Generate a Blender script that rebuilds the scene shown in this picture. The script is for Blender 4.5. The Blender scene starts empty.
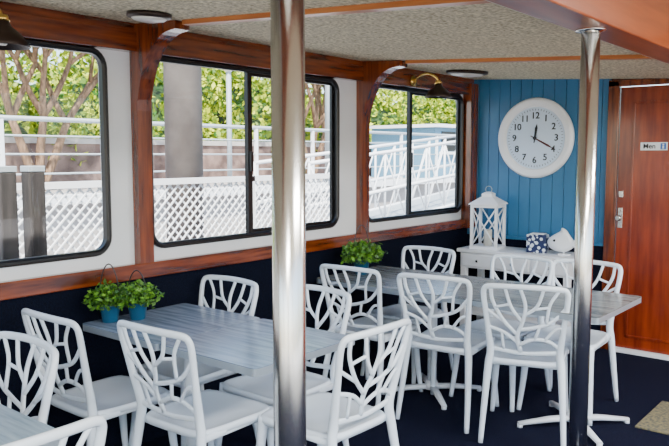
import bpy, bmesh, math, random
from mathutils import Vector, Matrix, noise
random.seed(7)
rad=math.radians
scn=bpy.context.scene

# ---------------------------------------------------------------- materials
def mat(name, col, rough=0.5, metal=0.0, noise_scale=None, col2=None, bump=0.0, bscale=None, stretch=None, coat=0.0, spec=0.5, detail=4.0, lo=0.35, hi=0.65, island=False):
    m=bpy.data.materials.new(name); m.use_nodes=True
    nt=m.node_tree; b=nt.nodes['Principled BSDF']
    b.inputs['Base Color'].default_value=(*col,1); b.inputs['Roughness'].default_value=rough
    b.inputs['Metallic'].default_value=metal
    b.inputs['Specular IOR Level'].default_value=spec
    b.inputs['Coat Weight'].default_value=coat
    b.inputs['Coat Roughness'].default_value=.12
    tc=nt.nodes.new('ShaderNodeTexCoord'); mp=nt.nodes.new('ShaderNodeMapping')
    nt.links.new(tc.outputs['Object'],mp.inputs['Vector'])
    if stretch: mp.inputs['Scale'].default_value=stretch
    if noise_scale and col2:
        n=nt.nodes.new('ShaderNodeTexNoise'); n.inputs['Scale'].default_value=noise_scale; n.inputs['Detail'].default_value=detail
        nt.links.new(mp.outputs['Vector'],n.inputs['Vector'])
        r=nt.nodes.new('ShaderNodeValToRGB'); r.color_ramp.elements[0].color=(*col,1); r.color_ramp.elements[1].color=(*col2,1)
        r.color_ramp.elements[0].position=lo; r.color_ramp.elements[1].position=hi
        nt.links.new(n.outputs['Fac'],r.inputs['Fac']); nt.links.new(r.outputs['Color'],b.inputs['Base Color'])
    if island and col2:
        g=nt.nodes.new('ShaderNodeNewGeometry')
        r=nt.nodes.new('ShaderNodeValToRGB'); r.color_ramp.elements[0].color=(*col,1); r.color_ramp.elements[1].color=(*col2,1)
        nt.links.new(g.outputs['Random Per Island'],r.inputs['Fac']); nt.links.new(r.outputs['Color'],b.inputs['Base Color'])
    if bump>0:
        n2=nt.nodes.new('ShaderNodeTexNoise'); n2.inputs['Scale'].default_value=bscale or 40; n2.inputs['Detail'].default_value=3
        nt.links.new(mp.outputs['Vector'],n2.inputs['Vector'])
        bp=nt.nodes.new('ShaderNodeBump'); bp.inputs['Strength'].default_value=bump; bp.inputs['Distance'].default_value=0.02
        nt.links.new(n2.outputs['Fac'],bp.inputs['Height']); nt.links.new(bp.outputs['Normal'],b.inputs['Normal'])
    return m

M={}
M['chair']=mat('white_plastic',(.84,.92,1.0),.25)
M['wood']=mat('varnished_wood',(.070,.010,.0018),.22,noise_scale=6,col2=(.23,.042,.006),stretch=(6,.5,6),coat=.8)
M['woodv']=mat('varnished_wood_upright',(.070,.010,.0018),.22,noise_scale=6,col2=(.23,.042,.006),stretch=(6,6,.5),coat=.8)
M['beam']=mat('beam_wood',(.24,.045,.009),.3,noise_scale=4,col2=(.36,.080,.016),stretch=(6,.4,6),coat=.3)
M['batten']=mat('batten_wood',(.40,.11,.022),.35,noise_scale=4,col2=(.55,.19,.045),stretch=(.5,6,6))
M['door']=mat('door_wood',(.13,.012,.003),.22,noise_scale=4,col2=(.30,.038,.006),stretch=(5,5,.6),coat=.6,lo=.3,hi=.7)
M['white']=mat('white_paint',(.84,.86,.88),.45,noise_scale=3,col2=(.78,.81,.84))
M['navy']=mat('navy_carpet_wall',(.0010,.002,.008),.9,noise_scale=90,col2=(.0025,.005,.017),bump=.3,bscale=200,spec=.15)
M['carpet']=mat('navy_carpet_floor',(.0010,.0018,.011),.95,noise_scale=120,col2=(.005,.009,.036),bump=.5,bscale=260,lo=.4,hi=.7,spec=.15)
M['ceil']=mat('ceiling_lining',(.38,.31,.18),.95,noise_scale=60,col2=(.90,.80,.57),bump=.6,bscale=80)
M['black']=mat('black_aluminium',(.003,.003,.004),.35)
M['steel']=mat('polished_steel',(.74,.73,.70),.22,metal=1)
M['brass']=mat('aged_brass',(.75,.48,.12),.22,metal=1)
M['shade']=mat('dark_bronze_shade',(.03,.016,.010),.35,metal=.5)
M['lampglass']=mat('lamp_glass',(.75,.72,.65),.3)
M['tabnear']=mat('zinc_tabletop',(.15,.205,.29),.22,noise_scale=7,col2=(.29,.36,.47),stretch=(.6,6,1),spec=.6)
M['tabfar']=mat('weathered_laminate',(.12,.135,.14),.24,noise_scale=9,col2=(.26,.28,.28),stretch=(.6,5,1),spec=.6)
M['tabedge']=mat('table_edge',(.40,.46,.52),.35,metal=.5)
M['tableg']=mat('table_base_white',(.76,.80,.84),.4)
M['clockface']=mat('clock_face',(.60,.72,.86),.5)
M['ink']=mat('black_ink',(.004,.004,.006),.5)
M['redhand']=mat('hand_red',(.08,.008,.008),.4)
M['bluebox']=mat('navy_white_pattern',(.02,.04,.16),.4)
M['pot']=mat('teal_enamel',(.012,.085,.17),.3)
M['soil']=mat('soil',(.03,.02,.012),.9)
M['leaf']=mat('herb_leaf',(.010,.06,.003),.5,col2=(.15,.36,.02),island=True)
M['leafout']=mat('garden_leaf',(.02,.12,.002),.6,col2=(.58,.64,.012),island=True)
M['bank']=mat('shrub_bank',(.004,.02,.001),.8,noise_scale=2.5,col2=(.03,.10,.005),bump=.6,bscale=5)
M['bark']=mat('bark',(.10,.055,.03),.85,noise_scale=8,col2=(.30,.18,.10),bump=.5,bscale=20,stretch=(3,3,.6))
M['concrete']=mat('concrete',(.34,.31,.29),.85,noise_scale=3,col2=(.46,.43,.40),bump=.15)
M['stone']=mat('stone_wall',(.09,.055,.045),.85,noise_scale=3,col2=(.26,.17,.14),bump=.4,bscale=8)
M['paving']=mat('wharf_paving',(.15,.16,.19),.85,noise_scale=2,col2=(.27,.27,.30))
M['column']=mat('column_paint',(.095,.078,.066),.7,noise_scale=4,col2=(.15,.125,.105))
M['railwhite']=mat('rail_white',(.88,.9,.92),.45)
M['railgrey']=mat('rail_galv',(.36,.41,.44),.45)
M['timber']=mat('pile_timber',(.014,.012,.012),.85,noise_scale=6,col2=(.05,.042,.04),stretch=(4,4,.5))
M['cream']=mat('cream_trim',(.75,.72,.62),.5)
M['mat']=mat('door_mat',(.08,.08,.07),.95,noise_scale=60,col2=(.24,.21,.10))
M['signblue']=mat('sign_blue',(.02,.12,.45),.4)
M['signwhite']=mat('sign_white',(.8,.85,.88),.4)
M['kiosk']=mat('kiosk_paint',(.12,.28,.42),.5)
M['deck']=mat('side_deck',(.72,.70,.66),.7,noise_scale=2,col2=(.78,.76,.72))  # pale surface for the unseen plane that bounces sunlight inside
M['blue']=mat('blue_boards',(.020,.122,.255),.42,noise_scale=1.5,col2=(.032,.162,.32))
def pattern():
    m=M['bluebox']; nt=m.node_tree; b=nt.nodes['Principled BSDF']
    tc=nt.nodes.new('ShaderNodeTexCoord'); v=nt.nodes.new('ShaderNodeTexVoronoi'); v.inputs['Scale'].default_value=30
    nt.links.new(tc.outputs['Object'],v.inputs['Vector'])
    r=nt.nodes.new('ShaderNodeValToRGB'); r.color_ramp.interpolation='CONSTANT'
    r.color_ramp.elements[0].color=(.75,.8,.85,1); r.color_ramp.elements[1].color=(.008,.02,.09,1); r.color_ramp.elements[1].position=.42
    nt.links.new(v.outputs['Distance'],r.inputs['Fac']); nt.links.new(r.outputs['Color'],b.inputs['Base Color'])
pattern()
def glassmat():
    m=bpy.data.materials.new('window_glass'); m.use_nodes=True; nt=m.node_tree; nt.nodes.clear()
    o=nt.nodes.new('ShaderNodeOutputMaterial'); mx=nt.nodes.new('ShaderNodeMixShader'); t=nt.nodes.new('ShaderNodeBsdfTransparent'); g=nt.nodes.new('ShaderNodeBsdfGlossy')
    t.inputs['Color'].default_value=(.97,.985,.98,1); g.inputs['Roughness'].default_value=.02; mx.inputs[0].default_value=.03
    nt.links.new(t.outputs[0],mx.inputs[1]); nt.links.new(g.outputs[0],mx.inputs[2]); nt.links.new(mx.outputs[0],o.inputs[0])
    return m
M['glass']=glassmat()
def emat(name,col,s):
    m=bpy.data.materials.new(name); m.use_nodes=True; b=m.node_tree.nodes['Principled BSDF']
    b.inputs['Base Color'].default_value=(*col,1); b.inputs['Emission Color'].default_value=(*col,1); b.inputs['Emission Strength'].default_value=s; return m
M['lumin']=emat('luminaire_diffuser',(1,.97,.9),3.0)  # glow for the added fill panels, not a known lamp

# ---------------------------------------------------------------- mesh builder
class MB:
    def __init__(s): s.bm=bmesh.new(); s.mats=[]
    def mi(s,k):
        if k not in s.mats: s.mats.append(k)
        return s.mats.index(k)
    def face(s,vs,k,smooth=False):
        try: f=s.bm.faces.new(vs)
        except ValueError: return None
        f.material_index=s.mi(k); f.smooth=smooth; return f
    def box(s,x0,x1,y0,y1,z0,z1,k,bev=0.0,mtx=None):
        vs=[s.bm.verts.new((x,y,z)) for x in (x0,x1) for y in (y0,y1) for z in (z0,z1)]
        fs=[(0,1,3,2),(4,6,7,5),(0,4,5,1),(2,3,7,6),(0,2,6,4),(1,5,7,3)]
        fl=[s.face([vs[i] for i in f],k) for f in fs]
        if mtx:
            for v in vs: v.co=mtx@v.co
        if bev>0:
            es=list({e for f in fl for e in f.edges})
            r=bmesh.ops.bevel(s.bm,geom=es,offset=bev,segments=2,affect='EDGES',profile=.5,clamp_overlap=True)
            for f in r['faces']: f.material_index=s.mi(k)
    def prism(s,poly,axis,a0,a1,k,smooth=False):
        def P(p,a):
            if axis=='y': return (p[0],a,p[1])
            if axis=='x': return (a,p[0],p[1])
            return (p[0],p[1],a)
        A=[s.bm.verts.new(P(p,a0)) for p in poly]; B=[s.bm.verts.new(P(p,a1)) for p in poly]
        n=len(poly)
        s.face(A,k); s.face(B[::-1],k)
        for i in range(n): s.face([A[i],B[i],B[(i+1)%n],A[(i+1)%n]],k,smooth)
    def lathe(s,prof,c,k,n=24,axis='z',smooth=True,cap=True):
        rings=[]
        for r,h in prof:
            ring=[]
            for i in range(n):
                a=2*math.pi*i/n; u,v=r*math.cos(a),r*math.sin(a)
                if axis=='z': co=(c[0]+u,c[1]+v,c[2]+h)
                elif axis=='y': co=(c[0]+u,c[1]+h,c[2]+v)
                else: co=(c[0]+h,c[1]+u,c[2]+v)
                ring.append(s.bm.verts.new(co))
            rings.append(ring)
        for a,b in zip(rings,rings[1:]):
            for i in range(n): s.face([a[i],a[(i+1)%n],b[(i+1)%n],b[i]],k,smooth)
        if cap:
            s.face(rings[0][::-1],k); s.face(rings[-1],k)
    def cyl(s,c,r,z0,z1,k,n=20,axis='z'): s.lathe([(r,z0),(r,z1)],c,k,n,axis)
    def sweep(s,pts,wa,wb,hint,k,n=8,ch=.3,rnd=False,closed=False,smooth=True):
        pts=[Vector(p) for p in pts]; N=len(pts); hint=Vector(hint)
        if not isinstance(wa,(list,tuple)): wa=[wa]*N
        if not isinstance(wb,(list,tuple)): wb=[wb]*N
        rings=[]
        for i,p in enumerate(pts):
            if closed: T=(pts[(i+1)%N]-pts[i-1])
            else: T=pts[min(i+1,N-1)]-pts[max(i-1,0)]
            T.normalize(); Nn=hint-hint.dot(T)*T
            if Nn.length<1e-4: Nn=Vector((1,0,0))-Vector((1,0,0)).dot(T)*T
            Nn.normalize(); B=T.cross(Nn)
            a,b=wa[i]/2,wb[i]/2
            if rnd: prof=[(a*math.cos(2*math.pi*j/n),b*math.sin(2*math.pi*j/n)) for j in range(n)]
            else:
                c=min(a,b)*ch*2
                prof=[(a,-b+c),(a,b-c),(a-c,b),(-a+c,b),(-a,b-c),(-a,-b+c),(-a+c,-b),(a-c,-b)]
            rings.append([s.bm.verts.new(p+B*u+Nn*v) for u,v in prof])
        m=len(rings[0])
        rr=list(zip(rings,rings[1:]))+([(rings[-1],rings[0])] if closed else [])
        for a,b in rr:
            for i in range(m): s.face([a[i],a[(i+1)%m],b[(i+1)%m],b[i]],k,smooth)
        if not closed: s.face(rings[0][::-1],k); s.face(rings[-1],k)
    def rod(s,a,b,r,k,n=8):
        d=(Vector(b)-Vector(a)); h=(0,0,1) if abs(d.normalized().z)<.9 else (1,0,0)
        s.sweep([a,b],2*r,2*r,h,k,n=n,rnd=True)
    def leaf(s,c,size,k,flat=0.0):
        d=Vector((random.gauss(0,1),random.gauss(0,1),random.gauss(0,1)*(1-flat)+flat*.4)).normalized()
        e=d.cross(Vector((random.gauss(0,1),random.gauss(0,1),random.gauss(0,1)))).normalized()
        c=Vector(c); L=size; W=size*.55
        vs=[s.bm.verts.new(p) for p in (c-d*L*.5, c+e*W*.5, c+d*L*.5, c-e*W*.5)]
        s.face(vs,k)
    def text(s,txt,size,mtx,k,ext=.001):
        cu=bpy.data.curves.new('t','FONT'); cu.body=txt; cu.size=size; cu.align_x='CENTER'; cu.align_y='CENTER'; cu.extrude=ext; cu.offset=size*.012
        ob=bpy.data.objects.new('t',cu); scn.collection.objects.link(ob)
        dg=bpy.context.evaluated_depsgraph_get(); dg.update()
        me=ob.evaluated_get(dg).to_mesh()
        vs=[s.bm.verts.new(mtx@v.co) for v in me.vertices]
        for p in me.polygons: s.face([vs[i] for i in p.vertices],k)
        bpy.data.objects.remove(ob); bpy.data.curves.remove(cu)
    def mesh(s,name,fixn=True):
        if fixn: bmesh.ops.recalc_face_normals(s.bm,faces=s.bm.faces)
        me=bpy.data.meshes.new(name); s.bm.to_mesh(me); s.bm.free()
        for k in s.mats: me.materials.append(M[k])
        return me
    def obj(s,name,loc=(0,0,0),rot=0,fixn=True):
        me=s.mesh(name,fixn); o=bpy.data.objects.new(name,me); o.location=loc; o.rotation_euler=(0,0,rot); scn.collection.objects.link(o); return o
def cat(pts,k=6,closed=False):
    P=[Vector(p) for p in pts]; out=[]; n=len(P)
    rng=range(n) if closed else range(n-1)
    for i in rng:
        p1=P[i]; p2=P[(i+1)%n]
        p0=P[i-1] if (closed or i>0) else p1*2-p2
        p3=P[(i+2)%n] if (closed or i<n-2) else p2*2-p1
        for j in range(k):
            t=j/k
            out.append(.5*((2*p1)+(p2-p0)*t+(2*p0-5*p1+4*p2-p3)*t*t+(-p0+3*p1-3*p2+p3)*t**3))
    if not closed: out.append(P[-1])
    return out

# ---------------------------------------------------------------- room shell
XL=-3.2; YB=5.82; XR=1.7; YR=-2.6
def cz(x): return 2.215-.06*(x-XL)
b=MB(); b.box(XL-.06,XR+.06,YR-.06,YB+.06,-.08,0,'carpet'); b.obj('floor')

def rrect(y0,y1,z0,z1,r,n=6):
    pts=[]
    for cy,czz,a0 in ((y1-r,z1-r,0),(y0+r,z1-r,90),(y0+r,z0+r,180),(y1-r,z0+r,270)):
        for i in range(n+1):
            a=rad(a0+90*i/n); pts.append((cy+r*math.cos(a),czz+r*math.sin(a)))
    return pts
def holed(b,Y0,Y1,Z0,Z1,hole,X0,X1,k):
    n=len(hole)//4
    for X in (X0,X1):
        H=[b.bm.verts.new((X,p[0],p[1])) for p in hole]
        C=[b.bm.verts.new((X,*c)) for c in ((Y1,Z1),(Y0,Z1),(Y0,Z0),(Y1,Z0))]
        for q in range(4):
            for i in range(n-1): b.face([C[q],H[q*n+i],H[q*n+i+1]],k)
            nx=(q+1)%4
            b.face([C[q],H[q*n+n-1],H[nx*n],C[nx]],k)
        if X==X0: HA=H
        else: HB=H
    m=len(hole)
    for i in range(m): b.face([HA[i],HA[(i+1)%m],HB[(i+1)%m],HB[i]],k)
WZ0,WZ1=1.05,2.07
wins=[(.62,2.12,.5,2.26,None),(2.36,3.955,2.26,4.16,3.12),(4.27,5.69,4.16,YB,4.89)]
b=MB()
b.box(XL-.06,XL,YR,YB,-.0,.93,'navy')
b.box(XL-.06,XL,YR,YB,.93,.97,'white')
b.box(XL-.06,XL,YR,.5,.97,2.26,'white')
for y0,y1,a,c,m in wins:
    holed(b,a,c,.97,2.26,rrect(y0,y1,WZ0,WZ1,.09),XL,XL-.06,'white')
b.obj('wall_left')
for i,(y0,y1,a,c,m) in enumerate(wins):
    b=MB()
    r=rrect(y0+.012,y1-.012,WZ0+.012,WZ1-.012,.08)
    b.sweep([(XL-.0,p[0],p[1]) for p in r],.03,.05,(1,0,0),'black',closed=True,smooth=False)
    if m:
        b.box(XL-.035,XL-.005,m-.018,m+.018,WZ0+.02,WZ1-.02,'black')
        b.box(XL-.03,XL-.01,m+.018,y1-.03,WZ0+.025,WZ0+.045,'black')
        b.box(XL-.03,XL-.01,m+.018,y1-.03,WZ1-.045,WZ1-.025,'black')
        b.box(XL-.03,XL-.01,y1-.05,y1-.03,WZ0+.03,WZ1-.03,'black')
        b.box(XL-.005,XL+.012,m-.012,m+.012,1.45,1.57,'black',bev=.003)
    r=rrect(y0+.02,y1-.02,WZ0+.02,WZ1-.02,.075)
    b.face([b.bm.verts.new((XL-.022,p[0],p[1])) for p in r],'glass')
    b.obj('window_%d'%(i+1))
# trims
b=MB(); b.box(XL,XL+.065,YR,YB-.001,2.07,2.175,'wood',bev=.006); b.box(XL,XL+.045,YR,YB-.001,2.175,2.22,'wood'); b.obj('trim_1')
b=MB(); b.box(XL,XL+.045,YR,YB-.001,.905,.985,'wood',bev=.006); b.obj('trim_2')
def knee(y0,y1,name,reach=.34):
    b=MB()
    x0=XL+.001
    d=.05
    poly=[(x0,.985),(x0+d,.985),(x0+d,1.72)]
    for i in range(1,13):
        a=rad(90*i/12)
        R=reach-d
        poly.append((x0+d+R*(1-math.cos(a)), 1.72+(cz(x0+reach)-.045-1.72)*math.sin(a)))
    poly+= [(x0+reach+.03,cz(x0+reach)-.042),(x0+reach+.03,cz(x0+reach+.03)-.002),(x0,cz(x0)-.002)]
    b.prism(poly,'y',y0,y1,'woodv'); return b.obj(name)
knee(2.265,2.352,'window_post')
knee(4.17,4.262,'window_post')
b=MB(); b.box(XL+.001,XL+.09,5.70,YB-.001,.905,cz(XL)-.045,'woodv',bev=.006); b.obj('trim_3')

# back wall : boards
b=MB()
XD0,XD1=-1.885,-1.08
b.box(XL-.06,XD0-.08,YB+.02,YB+.08,0,2.3,'blue')
x=XL
while x<XD0-.09:
    x2=min(x+.098,XD0-.09)
    b.box(x+.002,x2-.002,YB,YB+.03,.84,cz(x)-.0,'blue',bev=.0025)
    x+=.098
b.box(XL,XD0-.085,YB-.004,YB+.03,0,.84,'navy')
b.box(XD0-.08,XD1+.08,YB+.02,YB+.08,2.12,2.5,'woodv')
b.box(XD1+.08,XR+.06,YB+.0,YB+.08,0,2.5,'door')
b.obj('wall_back')
b=MB(); b.box(XL+.09,XD0-.085,YB-.018,YB-.004,.825,.85,'blue',bev=.003); b.obj('trim_4')
b=MB()
for a,c in ((XD0-.085,XD0),(XD1,XD1+.085)): b.box(a,c,YB-.03,YB+.02,0,2.12,'woodv',bev=.005)
b.box(XD0-.085,XD1+.085,YB-.03,YB+.02,2.075,2.125,'woodv',bev=.005)
b.obj('trim_5')
b=MB()
b.box(XD0+.004,XD1-.004,YB-.004,YB+.035,.03,2.07,'door',bev=.003)
for z0,z1 in ((.12,.14),(1.94,1.96)): b.box(XD0+.10,XD1-.10,YB-.012,YB-.002,z0,z1,'door',bev=.004)
for xx in (XD0+.10,XD1-.12): b.box(xx,xx+.02,YB-.012,YB-.002,.12,1.96,'door',bev=.004)
b.box(XD0+.014,XD0+.050,YB-.012,YB-.003,.98,1.14,'steel',bev=.003)
b.lathe([(.010,-.01),(.010,-.04),(.022,-.045),(.024,-.06),(.015,-.07)],(XD0+.032,YB,1.06),'steel',axis='y')
b.box(XD0+.015,XD0+.05,YB-.014,YB-.003,1.22,1.27,'steel',bev=.003)
b.lathe([(.008,-.01),(.008,-.03)],(XD0+.032,YB,1.115),'steel',axis='y',n=10)
b.obj('door_1')
b=MB(); b.box(-1.72,-1.525,YB-.008,YB-.0045,1.585,1.645,'signwhite')
RX=Matrix.Rotation(rad(90),4,'X')
b.text('Men',.052,Matrix.Translation((-1.655,YB-.0095,1.615))@RX,'ink')
b.box(-1.575,-1.535,YB-.0095,YB-.0075,1.592,1.638,'signblue'); 
b.lathe([(.006,-.0105),(.006,-.0095)],(-1.555,YB,1.628),'signwhite',axis='y',n=10)
b.box(-1.561,-1.549,YB-.0105,YB-.0095,1.597,1.620,'signwhite'); b.obj('restroom_sign')
b=MB(); b.box(XD0,XD1,YB-.06,YB+.0,0,.03,'railwhite',bev=.004); b.obj('door_threshold')

# ceiling
b=MB()
b.prism([(XL-.06,cz(XL-.06)),(-1.10,cz(-1.10)),(-1.10,2.6),(XL-.06,2.6)],'y',YR-.06,YB+.08,'ceil')
b.box(-1.0,XR+.06,YR-.06,YB+.08,2.42,2.6,'ceil')
b.obj('ceiling')
b=MB(); b.box(-1.14,-.98,YR,YB-.001,2.045,2.6,'beam',bev=.006); b.obj('ceiling_beam')
b=MB(); b.box(-1.175,-1.141,YR,YB-.001,2.06,cz(-1.15)+.0,'cream',bev=.003); b.obj('trim_6')
for yy in (2.31,4.225):
    b=MB(); b.prism([(XL+.40,cz(XL+.40)),(-1.18,cz(-1.18)),(-1.18,cz(-1.18)-.022),(XL+.40,cz(XL+.40)-.022)],'y',yy-.028,yy+.028,'batten'); b.obj('ceiling_batten')
b=MB()
b.box(XR,XR+.06,YR,YB,0,.6,'white'); b.box(XR,XR+.06,YR,YB,2.25,2.6,'white')
for y0,y1 in ((YR,-2.4),(-.2,-.05),(1.95,2.1),(3.75,3.9),(5.6,YB)): b.box(XR,XR+.06,y0,y1,.6,2.25,'white')
b.obj('wall_right')
b=MB(); 
b.box(XL-.06,XR+.06,YR-.06,YR,0,.6,'white'); b.box(XL-.06,XR+.06,YR-.06,YR,2.2,2.6,'white')
for x0,x1 in ((XL-.06,-2.9),(-.85,-.7),(1.4,XR+.06)): b.box(x0,x1,YR-.06,YR,.6,2.2,'white')
b.obj('wall_front')
b=MB(); b.box(XR+.06,XR+.5,YR-2,YB+.1,2.5,2.56,'white'); b.box(XL-.1,XR+.06,YR-1,YR-.06,2.5,2.56,'white'); b.obj('roof_awning')  # unseen slabs added to keep direct sun out of the openings
b=MB(); b.box(XR+.07,XR+9,YR-9,YB+6,-.1,0,'deck'); b.box(XL-.1,XR+.07,YR-9,YR-.07,-.1,0,'deck'); b.obj('ground')  # pale plane added out of view to bounce sunlight onto the ceiling

# poles
for py in (1.155,2.92):
    b=MB()
    b.cyl((0,0,0),.0365,.012,2.045,'steel',n=40)
    b.lathe([(.07,0),(.07,.008),(.045,.016),(.037,.03)],(0,0,0),'steel',n=40)
    b.lathe([(.037,2.03),(.040,2.035),(.058,2.038),(.058,2.0449)],(0,0,0),'steel',n=40)
    b.obj('steel_pole',(-1.07,py,0))

# ---------------------------------------------------------------- chair
def chair_mesh():
    b=MB(); k='chair'
    def P(s,t):
        return Vector((s*(.180+.040*t), -.205-.075*t-.028*(1-s*s)*min(1,.3+t), .50+.355*t))
    R=[(.215,-.285,0),(.203,-.24,.22),(.190,-.207,.42)]
    R+= [tuple(P(1,t)) for t in (0,.3,.6,.85)]
    top=[tuple(P(.965,.965)),tuple(P(.85,1.015)),tuple(P(.45,1.03)),tuple(P(0,1.035))]
    half=R+top
    full=half+[(-p[0],p[1],p[2]) for p in half[::-1][1:]]
    pts=cat(full,6)
    wa=[]; 
    for p in pts:
        z=p.z
        wa.append(.026+.014*min(1,z/.4) if z<.5 else max(.028,.040-.08*(z-.5)))
    wb=[.026+.012*min(1,p.z/.4) if p.z<.5 else max(.020,.036-.04*(p.z-.5)) for p in pts]
    b.sweep(pts,wa,wb,(0,1,0),k)
    def br(l,w0=.017,w1=None):
        q=cat([P(s,t) for s,t in l],5); w1=w1 or w0; w0*=.86; w1*=.86
        n=len(q); b.sweep(q,[w0+(w1-w0)*i/(n-1) for i in range(n)],.013,(0,1,0),k)
    br([(-1,.03),(-.5,0),(0,-.02),(.5,0),(1,.03)],.026)
    br([(-.12,0),(-.20,.25),(-.05,.5),(.02,.75),(-.10,1.02)],.028,.020)
    br([(-.19,.15),(-.55,.30),(-1,.38)],.021)
    br([(-.20,.28),(-.55,.50),(-.78,.78),(-.80,1.0)],.022)
    br([(-.50,.46),(-1,.66)],.018)
    br([(-.05,.48),(-.33,.72),(-.46,1.02)],.020)
    br([(-.16,.12),(.25,.22),(.65,.20),(1,.08)],.022)
    br([(-.15,.36),(.30,.42),(.70,.52),(1,.74)],.022)
    br([(.28,.22),(.38,.42)],.018)
    br([(.55,.22),(.80,.40),(1,.42)],.018)
    br([(.0,.60),(.30,.75),(.44,1.03)],.020)
    br([(.55,.48),(.60,.78),(.78,1.0)],.019)
    br([(.22,.70),(.60,.74)],.016)
    br([(-.36,.76),(-.72,.70)],.016)
    br([(-.62,.32),(-.60,.03)],.017)
    def ring(f,z,ex=6):
        out=[]
        for i in range(48):
            a=2*math.pi*i/48; c,s_=math.cos(a),math.sin(a)
            x=math.copysign(abs(c)**(2/ex),c); y=math.copysign(abs(s_)**(2/ex),s_)
            w=.205+.015*y
            out.append(b.bm.verts.new((x*w*f, y*.215*f+.0, z)))
        return out
    rs=[ring(.35,.438),ring(.7,.442),ring(.90,.450),ring(.965,.455),ring(1.0,.448),ring(1.0,.425),ring(.94,.424),ring(.92,.436)]
    b.face(rs[0],k,True)
    for a,c in zip(rs,rs[1:]):
        for i in range(48): b.face([a[i],a[(i+1)%48],c[(i+1)%48],c[i]],k,True)
    b.face(rs[-1][::-1],k,True)
    for sx in (-1,1):
        q=cat([(sx*.185,.182,.447),(sx*.192,.196,.33),(sx*.203,.212,.16),(sx*.216,.235,0)],5); n=len(q)
        b.sweep(q,[.05-.024*i/(n-1) for i in range(n)],[.045-.02*i/(n-1) for i in range(n)],(0,1,0),k)
        b.sweep([(sx*.188,-.19,.425),(sx*.192,.18,.425)],.02,.03,(0,0,1),k)
    b.sweep([(-.18,.185,.425),(.18,.185,.425)],.018,.03,(0,0,1),k)
    b.sweep([(-.18,-.19,.43),(.18,-.19,.43)],.018,.03,(0,0,1),k)
    return b.mesh('dining_chair')
cm=chair_mesh()
chairs=[(-2.54,1.03,180),(-2.88,1.88,0),(-2.36,2.02,2),(-1.94,2.315,88),(-2.94,2.41,180),(-2.39,2.50,178),
        (-2.71,3.73,2),(-2.17,3.77,8),(-1.69,3.79,20),(-2.80,4.24,180),(-2.08,4.24,178),(-1.65,4.30,182),(-1.93,.84,90)]
for x,y,r in chairs:
    o=bpy.data.objects.new('dining_chair',cm); o.location=(x,y,0); o.rotation_euler=(0,0,rad(r)); scn.collection.objects.link(o)

# ---------------------------------------------------------------- tables
def table(x0,x1,y0,y1,k,px=None,py=None,h=.74,a0=45):
    b=MB(); cx,cy=(x0+x1)/2,(y0+y1)/2; px=cx if px is None else px; py=cy if py is None else py
    pts=rrect(x0-cx,x1-cx,y0-cy,y1-cy,.02,3)
    b.prism([(p[0],p[1]) for p in pts],'z',h-.004,h,k)
    b.prism([(p[0]*.999,p[1]*.999) for p in pts],'z',h-.034,h-.004,'tabedge')
    ox,oy=px-cx,py-cy
    b.cyl((ox,oy,0),.03,.04,h-.05,'tableg',n=20)
    b.lathe([(.05,.03),(.048,.055),(.032,.085)],(ox,oy,0),'tableg')
    b.box(ox-.11,ox+.11,oy-.11,oy+.11,h-.05,h-.034,'tableg')
    for i in range(4):
        a=rad(a0+90*i); c,s=math.cos(a),math.sin(a)
        b.sweep([(ox,oy,.045),(ox+c*.15,oy+s*.15,.04),(ox+c*.33,oy+s*.33,.022)],[.05,.045,.03],[.03,.03,.02],(0,0,1),'tableg')
        b.cyl((ox+c*.32,oy+s*.32,0),.016,0,.02,'tableg',n=12)
        b.sweep([(ox,oy,h-.06),(ox+c*.22,oy+s*.22,h-.045)],.03,.02,(0,0,1),'tableg')
    b.obj('cafe_table',(cx,cy,0))
table(-3.13,-2.537,1.90,2.535,'tabnear',a0=0,py=2.15,px=-2.62)
table(-2.529,-1.94,1.90,2.535,'tabnear',a0=45,px=-2.15,py=2.262)
table(-3.10,-2.167,3.60,4.32,'tabfar',px=-2.44,py=4.0)
table(-2.159,-1.235,3.60,4.32,'tabfar',px=-1.50,py=4.02)
table(-3.13,-2.535,.46,1.10,'tabnear',a0=45,px=-2.85,py=.75)
table(-2.531,-1.90,.46,1.10,'tabnear',a0=45,px=-2.22,py=.75)

# ---------------------------------------------------------------- sideboard and ornaments
b=MB(); x0,x1,y0,y1=-3.08,-2.07,5.42,5.80
b.box(x0,x1,y0,y1,.73,.76,'railwhite',bev=.006)
b.box(x0+.03,x1-.03,y0+.02,y1-.01,.60,.73,'railwhite')
for i in range(3):
    w=(x1-x0-.08)/3; a=x0+.04+i*w
    b.box(a+.01,a+w-.01,y0+.008,y0+.022,.615,.715,'railwhite',bev=.004)
    b.lathe([(.006,-.02),(.014,-.03),(.010,-.038)],(a+w/2,y0+.03,.665),'steel',axis='y',n=12)
for a in (x0+.03,x1-.08):
    for c in (y0+.02,y1-.06): b.box(a,a+.05,c,c+.05,0,.60,'railwhite',bev=.004)
b.box(x0+.04,x1-.04,y0+.03,y1-.02,.20,.225,'railwhite',bev=.003)
b.obj('sideboard')

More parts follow.
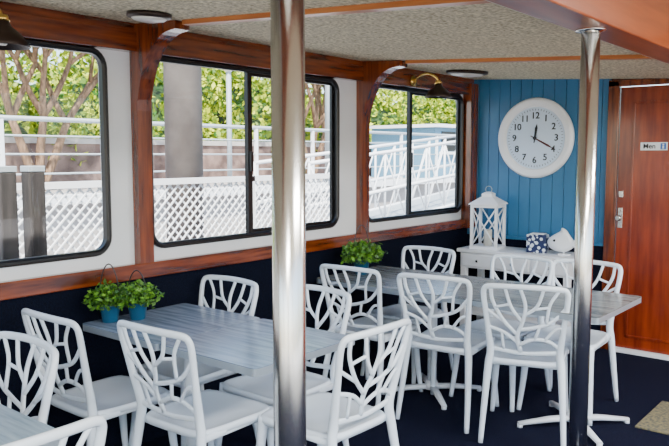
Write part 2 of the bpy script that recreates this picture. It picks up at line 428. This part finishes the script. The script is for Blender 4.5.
b=MB(); k='railwhite'; h=.38; w=.105
b.box(-w-.015,w+.015,-w-.015,w+.015,0,.025,k,bev=.004)
for sx in (-1,1):
    for sy in (-1,1): b.box(sx*w-.011,sx*w+.011,sy*w-.011,sy*w+.011,.025,h-.02,k)
b.box(-w-.012,w+.012,-w-.012,w+.012,h-.03,h-.005,k,bev=.004)
for sx in (-1,1):
    for (u,v) in (((-w,.03),(w,h-.03)),((-w,h-.03),(w,.03))):
        b.sweep([(u[0],sx*w,u[1]),(v[0],sx*w,v[1])],.012,.008,(0,1,0),k); b.sweep([(sx*w,u[0],u[1]),(sx*w,v[0],v[1])],.012,.008,(1,0,0),k)
R0=[(w+.025,h-.005),(w+.02,h+.005),(.055,h+.055),(.045,h+.06),(.045,h+.085),(.02,h+.10)]
rings=[[b.bm.verts.new((sx*r,sy*r,z)) for sx,sy in ((1,1),(-1,1),(-1,-1),(1,-1))] for r,z in R0]
for a,c in zip(rings,rings[1:]):
    for i in range(4): b.face([a[i],a[(i+1)%4],c[(i+1)%4],c[i]],k)
b.face(rings[0][::-1],k); b.face(rings[-1],k)
b.sweep([(.028*math.cos(t*math.pi/8),0,h+.120+.028*math.sin(t*math.pi/8)) for t in range(16)],.006,.006,(0,1,0),'railgrey',rnd=True,closed=True)
b.cyl((0,0,0),.035,.025,.16,'cream')
b.obj('lantern',(-2.87,5.58,.76),rad(8))

b=MB(); b.box(-.08,.08,-.06,.06,0,.15,'bluebox',bev=.008); b.box(-.055,.055,-.045,.045,.15,.156,'railwhite'); b.obj('patterned_tissue_box',(-2.43,5.6,.76),rad(8))

b=MB(); k='railwhite'
out=[(-.15,.10),(-.13,.055),(-.08,.03),(-.02,.025),(.03,.045),(.07,.075),(.10,.05),(.135,.03),(.125,.09),(.14,.15),(.10,.135),(.07,.105),(.03,.15),(-.005,.20),(-.04,.215),(-.05,.19),(-.09,.165),(-.13,.135)]
pc=cat([(p[0],0,p[1]) for p in out],3,closed=True)
cx_=sum(p.x for p in pc)/len(pc); cz_=sum(p.z for p in pc)/len(pc)
lay=[]
for f,y in ((.55,-.03),(.85,-.022),(1,-.006),(1,.006),(.85,.022),(.55,.03)):
    lay.append([b.bm.verts.new((cx_+(p.x-cx_)*f,y,cz_+(p.z-cz_)*f)) for p in pc])
for a,c in zip(lay,lay[1:]):
    for i in range(len(a)): b.face([a[i],a[(i+1)%len(a)],c[(i+1)%len(a)],c[i]],k,True)
b.face(lay[0],k); b.face(lay[-1][::-1],k)
b.box(-.06,.03,-.03,.03,0,.012,k,bev=.003); b.cyl((-.02,0,0),.008,.01,.06,k,n=10)
b.lathe([(.008,-.036),(.010,-.028)],(-.09,0,.115),'ink',axis='y',n=12)
b.obj('fish_ornament',(-2.18,5.57,.76),rad(8))

# clock
b=MB()
b.lathe([(.330,0),(.335,-.02),(.322,-.045),(.302,-.05),(.288,-.038),(.275,-.042),(.262,-.03),(.256,-.015)],(0,0,0),'railwhite',n=72,axis='y')
b.lathe([(.258,-.012),(.258,-.018)],(0,0,0),'clockface',n=72,axis='y')
for i in range(1,13):
    a=rad(90-30*i); b.text(str(i),.076,Matrix.Translation((.185*math.cos(a),-.020,.185*math.sin(a)))@RX,'ink',.0015)
for i in range(60):
    a=rad(6*i); r0,r1=(.228,.243)
    m=Matrix.Rotation(a,4,'Y'); b.box(r0,r1,-.0205,-.0185,-.0015,.0015,'ink',mtx=m)
def hand(ang,L,w,kk,y):
    m=Matrix.Rotation(-rad(90-ang),4,'Y')
    vs=[b.bm.verts.new(m@Vector(p)) for p in ((-.04,y,-w*.4),(L*.7,y,-w),(L,y,0),(L*.7,y,w),(-.04,y,w*.4))]
    b.face(vs,kk)
hand(8,.12,.012,'ink',-.024); hand(118,.19,.009,'redhand',-.027)
b.lathe([(.014,-.018),(.014,-.03)],(0,0,0),'ink',axis='y',n=16)
b.obj('wall_clock',(-2.568,YB-.001,1.69))

def pot(name,x,y,z,r,R,nl,ls,hgt):
    b=MB()
    b.lathe([(r*.72,0),(r*.78,.005),(r,r*1.7),(r*1.07,r*1.75),(r*1.0,r*1.8),(r*.9,r*1.72)],(0,0,0),'pot',n=28)
    b.lathe([(r*.9,r*1.55),(r*.88,r*1.6)],(0,0,0),'soil',n=20)
    hh=r*1.75
    b.sweep([(r*1.05*math.cos(a),0,hh+hgt*math.sin(a)) for a in [math.pi*i/16 for i in range(17)]],.006,.006,(0,1,0),'black',rnd=True)
    for i in range(nl):
        a=random.random()*6.283; q=random.random()**.5; el=random.random()
        zz=hh-.005+R*1.05*el*(1-.35*q)+random.gauss(0,.008); rr=R*q*(1-.25*abs(el-.45))*(1+.35*noise.noise(Vector((a*1.5,el*3,x))))
        b.leaf((rr*math.cos(a),rr*math.sin(a),zz),ls*random.uniform(.6,1.4),'leaf',.4)
    for i in range(14):
        a=random.random()*6.283; rr=R*.7*random.random()
        b.rod((0.3*rr*math.cos(a),.3*rr*math.sin(a),r*1.5),(rr*math.cos(a),rr*math.sin(a),hh+R*.8),.0015,'leaf',5)
    b.obj(name,(x,y,z),rad(35),fixn=False)
pot('potted_herb',-3.05,2.01,.74,.048,.115,620,.026,.20)
pot('potted_herb',-2.995,2.13,.74,.048,.11,620,.026,.16)
pot('potted_fern',-2.96,3.92,.74,.055,.145,900,.03,.24)

def disc(x,y,r):
    b=MB(); b.lathe([(r,0),(r,-.018),(r*.86,-.024)],(0,0,0),'shade',n=36); b.lathe([(r*.84,-.020),(r*.7,-.032),(r*.3,-.040)],(0,0,0),'lampglass',n=36)
    b.obj('ceiling_downlight',(x,y,cz(x)-.001)).rotation_euler=(0,rad(3.4),0)
disc(-2.78,2.08,.10); disc(-2.80,5.05,.16)
def wl(y):
    b=MB()
    b.lathe([(.042,0),(.042,.014),(.02,.024)],(0,0,0),'brass',axis='x',n=24)
    q=cat([(.015,0,0),(.08,-.02,.035),(.16,-.03,.045),(.22,-.01,.01),(.23,0,-.03)],5); b.sweep(q,.018,.018,(0,1,0),'brass',rnd=True)
    b.lathe([(.022,.01),(.03,-.015)],(.23,0,-.02),'brass',n=20)
    b.lathe([(.024,-.01),(.034,-.035),(.070,-.065),(.105,-.115),(.102,-.117),(.06,-.07),(.02,-.04)],(.23,0,-.02),'shade',n=28,cap=False)
    b.lathe([(.012,-.03),(.028,-.06),(.03,-.09),(.012,-.11)],(.23,0,-.02),'lampglass',n=16)
    b.obj('wall_lamp',(XL+.0655,y,2.118))
wl(1.46); wl(4.80)

b=MB(); b.box(-1.215,-.5,4.2,4.75,0,.012,'mat',bev=.004); b.obj('door_mat')
for y in (-.8,1.6,4.0):
    b=MB(); b.box(-.3,.3,-.6,.6,-.05,0,'railwhite'); b.box(-.27,.27,-.57,.57,-.055,-.05,'lumin'); b.obj('ceiling_light_panel',(.35,y,2.419))  # glowing panel added out of view, housing for the fill light
    l=bpy.data.lights.new('cabin_light','AREA'); l.shape='RECTANGLE'; l.size=.55; l.size_y=1.15; l.energy=98; l.color=(1,.97,.92)  # added area fill to brighten the cabin
    o=bpy.data.objects.new('cabin_light',l); o.location=(.35,y,2.35); scn.collection.objects.link(o)

# ---------------------------------------------------------------- exterior
b=MB(); b.box(-9.0,-3.9,-8,30,-.3,0,'paving'); b.box(-40,-9.0,-10,40,-.3,.95,'concrete'); b.box(-9.02,-8.8,-10,40,.9,1.02,'railwhite'); b.obj('wharf_ground')
b=MB(); X=-5.0; y0,y1,z0,z1=1.2,6.1,.35,1.30
H=z1-z0; s=.085; y=y0-H
while y<y1:
    for d in (1,-1):
        a=y if d==1 else y+H
        q=[[a,z0],[a+d*H,z1]]
        for lim in (y0,y1):
            for p,o_ in ((q[0],q[1]),(q[1],q[0])):
                if (lim==y0 and p[0]<y0 and o_[0]>y0) or (lim==y1 and p[0]>y1 and o_[0]<y1):
                    t=(lim-p[0])/(o_[0]-p[0]); p[1]=p[1]+t*(o_[1]-p[1]); p[0]=lim
        if all(y0-1e-6<=p[0]<=y1+1e-6 for p in q):
            b.sweep([(X+.006*d,q[0][0],q[0][1]),(X+.006*d,q[1][0],q[1][1])],.017,.010,(1,0,0),'railwhite',smooth=False)
    y+=s
b.box(X-.03,X+.03,y0,y1,z1,z1+.05,'railwhite'); b.box(X-.03,X+.03,y0,y1,z0-.06,z0,'railwhite')
yy=y0
while yy<=y1+.01: b.box(X-.03,X+.03,yy-.03,yy+.03,0,z1+.06,'railwhite'); yy+=1.2225
b.obj('lattice_fence')
b=MB(); X=-9.1
for z in (1.3,1.56,1.8): b.rod((X,-6,z),(X,30,z),.013,'railgrey')
b.rod((X,-6,2.02),(X,30,2.02),.032,'railgrey')
y=-6
while y<30: b.box(X-.025,X+.025,y-.025,y+.025,1.0,2.02,'railwhite'); y+=1.5
b.obj('promenade_railing')
b=MB(); b.box(-12.3,-12.0,-8,38,.95,1.75,'stone'); b.box(-12.34,-11.96,-8,38,1.75,1.85,'concrete'); b.obj('retaining_wall')
b=MB(); X=-5.6; p0=Vector((X,6.4,.50)); p1=Vector((X,11.5,.95))
for xx in (0,-.9):
    off=Vector((xx,0,0)); L=10
    for h in (0,.45,.95): b.sweep([p0+off+Vector((0,0,h)),p1+off+Vector((0,0,h))],.045,.045,(1,0,0),'railwhite')
    for i in range(L+1):
        q=p0.lerp(p1,i/L)+off; b.rod(q,q+Vector((0,0,.95)),.016,'railwhite',6)
        if i<L:
            q2=p0.lerp(p1,(i+1)/L)+off
            b.rod(q+Vector((0,0,0)),q2+Vector((0,0,.95)),.011,'railwhite',6)
            if xx==0: b.rod(q+Vector((0,0,.95)),q2,.011,'railwhite',6)
b.prism([(p0.y,p0.z-.05),(p1.y,p1.z-.05),(p1.y,p1.z),(p0.y,p0.z)],'x',X-.9,X,'railgrey')
for q in (p0,p0.lerp(p1,.5),p1): b.box(X-.9,X,q.y-.06,q.y+.06,0,q.z-.05,'railgrey')
b.obj('gangway')
b=MB(); b.cyl((0,0,0),.20,0,5.5,'column',n=32); b.lathe([(.27,0),(.27,.1),(.2,.14)],(0,0,0),'column',n=32); b.obj('wharf_column',(-6.2,5.05,0))
for x,y in ((-4.15,2.06),(-4.15,2.235)):
    b=MB(); b.box(-.05,.05,-.05,.05,0,1.45,'timber',bev=.008); b.box(-.052,.052,-.052,.052,1.45,1.485,'railgrey',bev=.004); b.obj('mooring_post',(x,y,0))
b=MB(); b.cyl((0,0,0),.045,0,2.1,'railgrey'); b.lathe([(.05,2.08),(.12,2.14),(.15,2.26),(.10,2.36),(.03,2.40)],(0,0,0),'railwhite'); b.obj('street_lamp',(-9.8,9.02,.95))
for y in (11.6,19.5): 
    b=MB(); b.cyl((0,0,0),.09,0,4.2,'railgrey'); b.obj('wharf_pole',(-9.6,y,.95))
b=MB(); b.box(-1,1,-1.4,1.4,0,1.3,'kiosk'); b.box(-1.15,1.2,-1.55,1.55,1.3,1.38,'railwhite'); b.box(1.0,1.02,-1.1,1.1,.7,1.2,'black'); b.box(1.0,1.1,-1.2,1.2,.6,.68,'railwhite'); b.obj('wharf_kiosk',(-10.75,17.4,.95))
def top(y): return 3.7+2.4*noise.noise(Vector((y*.28,1.7,0)))+1.2*noise.noise(Vector((y*.9,4.7,0)))
b=MB(); nx,ny=8,100; g=[]
for i in range(nx):
    row=[]
    for j in range(ny):
        y=-8+j*.5; t=i/(nx-1); x=-12.7-4.5*t; z=.95+top(y)*t**.7*.9
        d=noise.noise(Vector((x*.5,y*.5,0)))
        row.append(b.bm.verts.new((x+d*.8,y,z+d*.5 if i else .95)))
    g.append(row)
for i in range(nx-1):
    for j in range(ny-1): b.face([g[i][j],g[i+1][j],g[i+1][j+1],g[i][j+1]],'bank',True)
b.obj('garden_bank')
b=MB()
for i in range(46000):
    t=random.random(); y=random.uniform(-3,38)
    x=-12.6-4.5*t; z=.95+top(y)*t**.7
    d=noise.noise(Vector((x*.5,y*.5,0)))
    e=abs(noise.noise(Vector((y*.9,z*.9,3))))*1.6
    b.leaf((min(x+d*.8+random.random()*e+.1,-12.0),y,z+d*.5+random.random()*e),random.uniform(.09,.24),'leafout')
b.obj('garden_shrubs',fixn=False)
def tree(base,seed,nl=110):
    random.seed(seed); b=MB()
    def limb(p,d,L,r,dep):
        q=p+d*L; mid=p+d*L*.5+Vector((random.uniform(-.1,.1),random.uniform(-.1,.1),0))*L*.4
        b.sweep(cat([p,mid,q],4),[2*r*(1-.3*i/8) for i in range(9)],[2*r*(1-.3*i/8) for i in range(9)],(1,.2,0),'bark',rnd=True)
        if dep>0:
            for i in range(3 if dep>1 else 2):
                dd=(d+Vector((random.uniform(-.6,.6),random.uniform(-.8,.8),random.uniform(-.1,.4)))).normalized(); limb(q,dd,L*.75,r*.66,dep-1)
        else:
            for i in range(nl): b.leaf(q+Vector((random.gauss(0,.45),random.gauss(0,.45),random.gauss(0,.3))),random.uniform(.07,.16),'leafout')
    for d in ((.0,-.35,1),(0,.45,1),(.1,.05,1.1)): limb(Vector((0,0,-.05)),Vector(d).normalized(),1.3,.085,3)
    b.obj('garden_tree',base,fixn=False)
tree((-11.5,6.3,.95),11); tree((-11.5,13.2,.95),5); tree((-11.4,23.5,.95),9)

# ---------------------------------------------------------------- light
w=bpy.data.worlds.new('sky'); scn.world=w; w.use_nodes=True; nt=w.node_tree
sk=nt.nodes.new('ShaderNodeTexSky'); sk.sky_type='NISHITA'; sk.sun_disc=False; sk.sun_elevation=rad(52); sk.sun_rotation=rad(150); sk.air_density=1; sk.dust_density=1.5
nt.links.new(sk.outputs[0],nt.nodes['Background'].inputs[0]); nt.nodes['Background'].inputs[1].default_value=.78
l=bpy.data.lights.new('sun','SUN'); l.energy=17; l.angle=rad(1); l.color=(1,.95,.86)
o=bpy.data.objects.new('sun',l); d=Vector((-.55,.45,-1.0)); o.rotation_euler=d.to_track_quat('-Z','Y').to_euler(); o.location=(0,0,10); scn.collection.objects.link(o)

cam=bpy.data.cameras.new('camera'); cam.lens=727/669*36; cam.sensor_width=36; cam.clip_start=.05; cam.clip_end=300
co=bpy.data.objects.new('camera',cam); co.location=(0,0,1.55); co.rotation_euler=(rad(90-5.35),0,rad(39.2)); scn.collection.objects.link(co); scn.camera=co
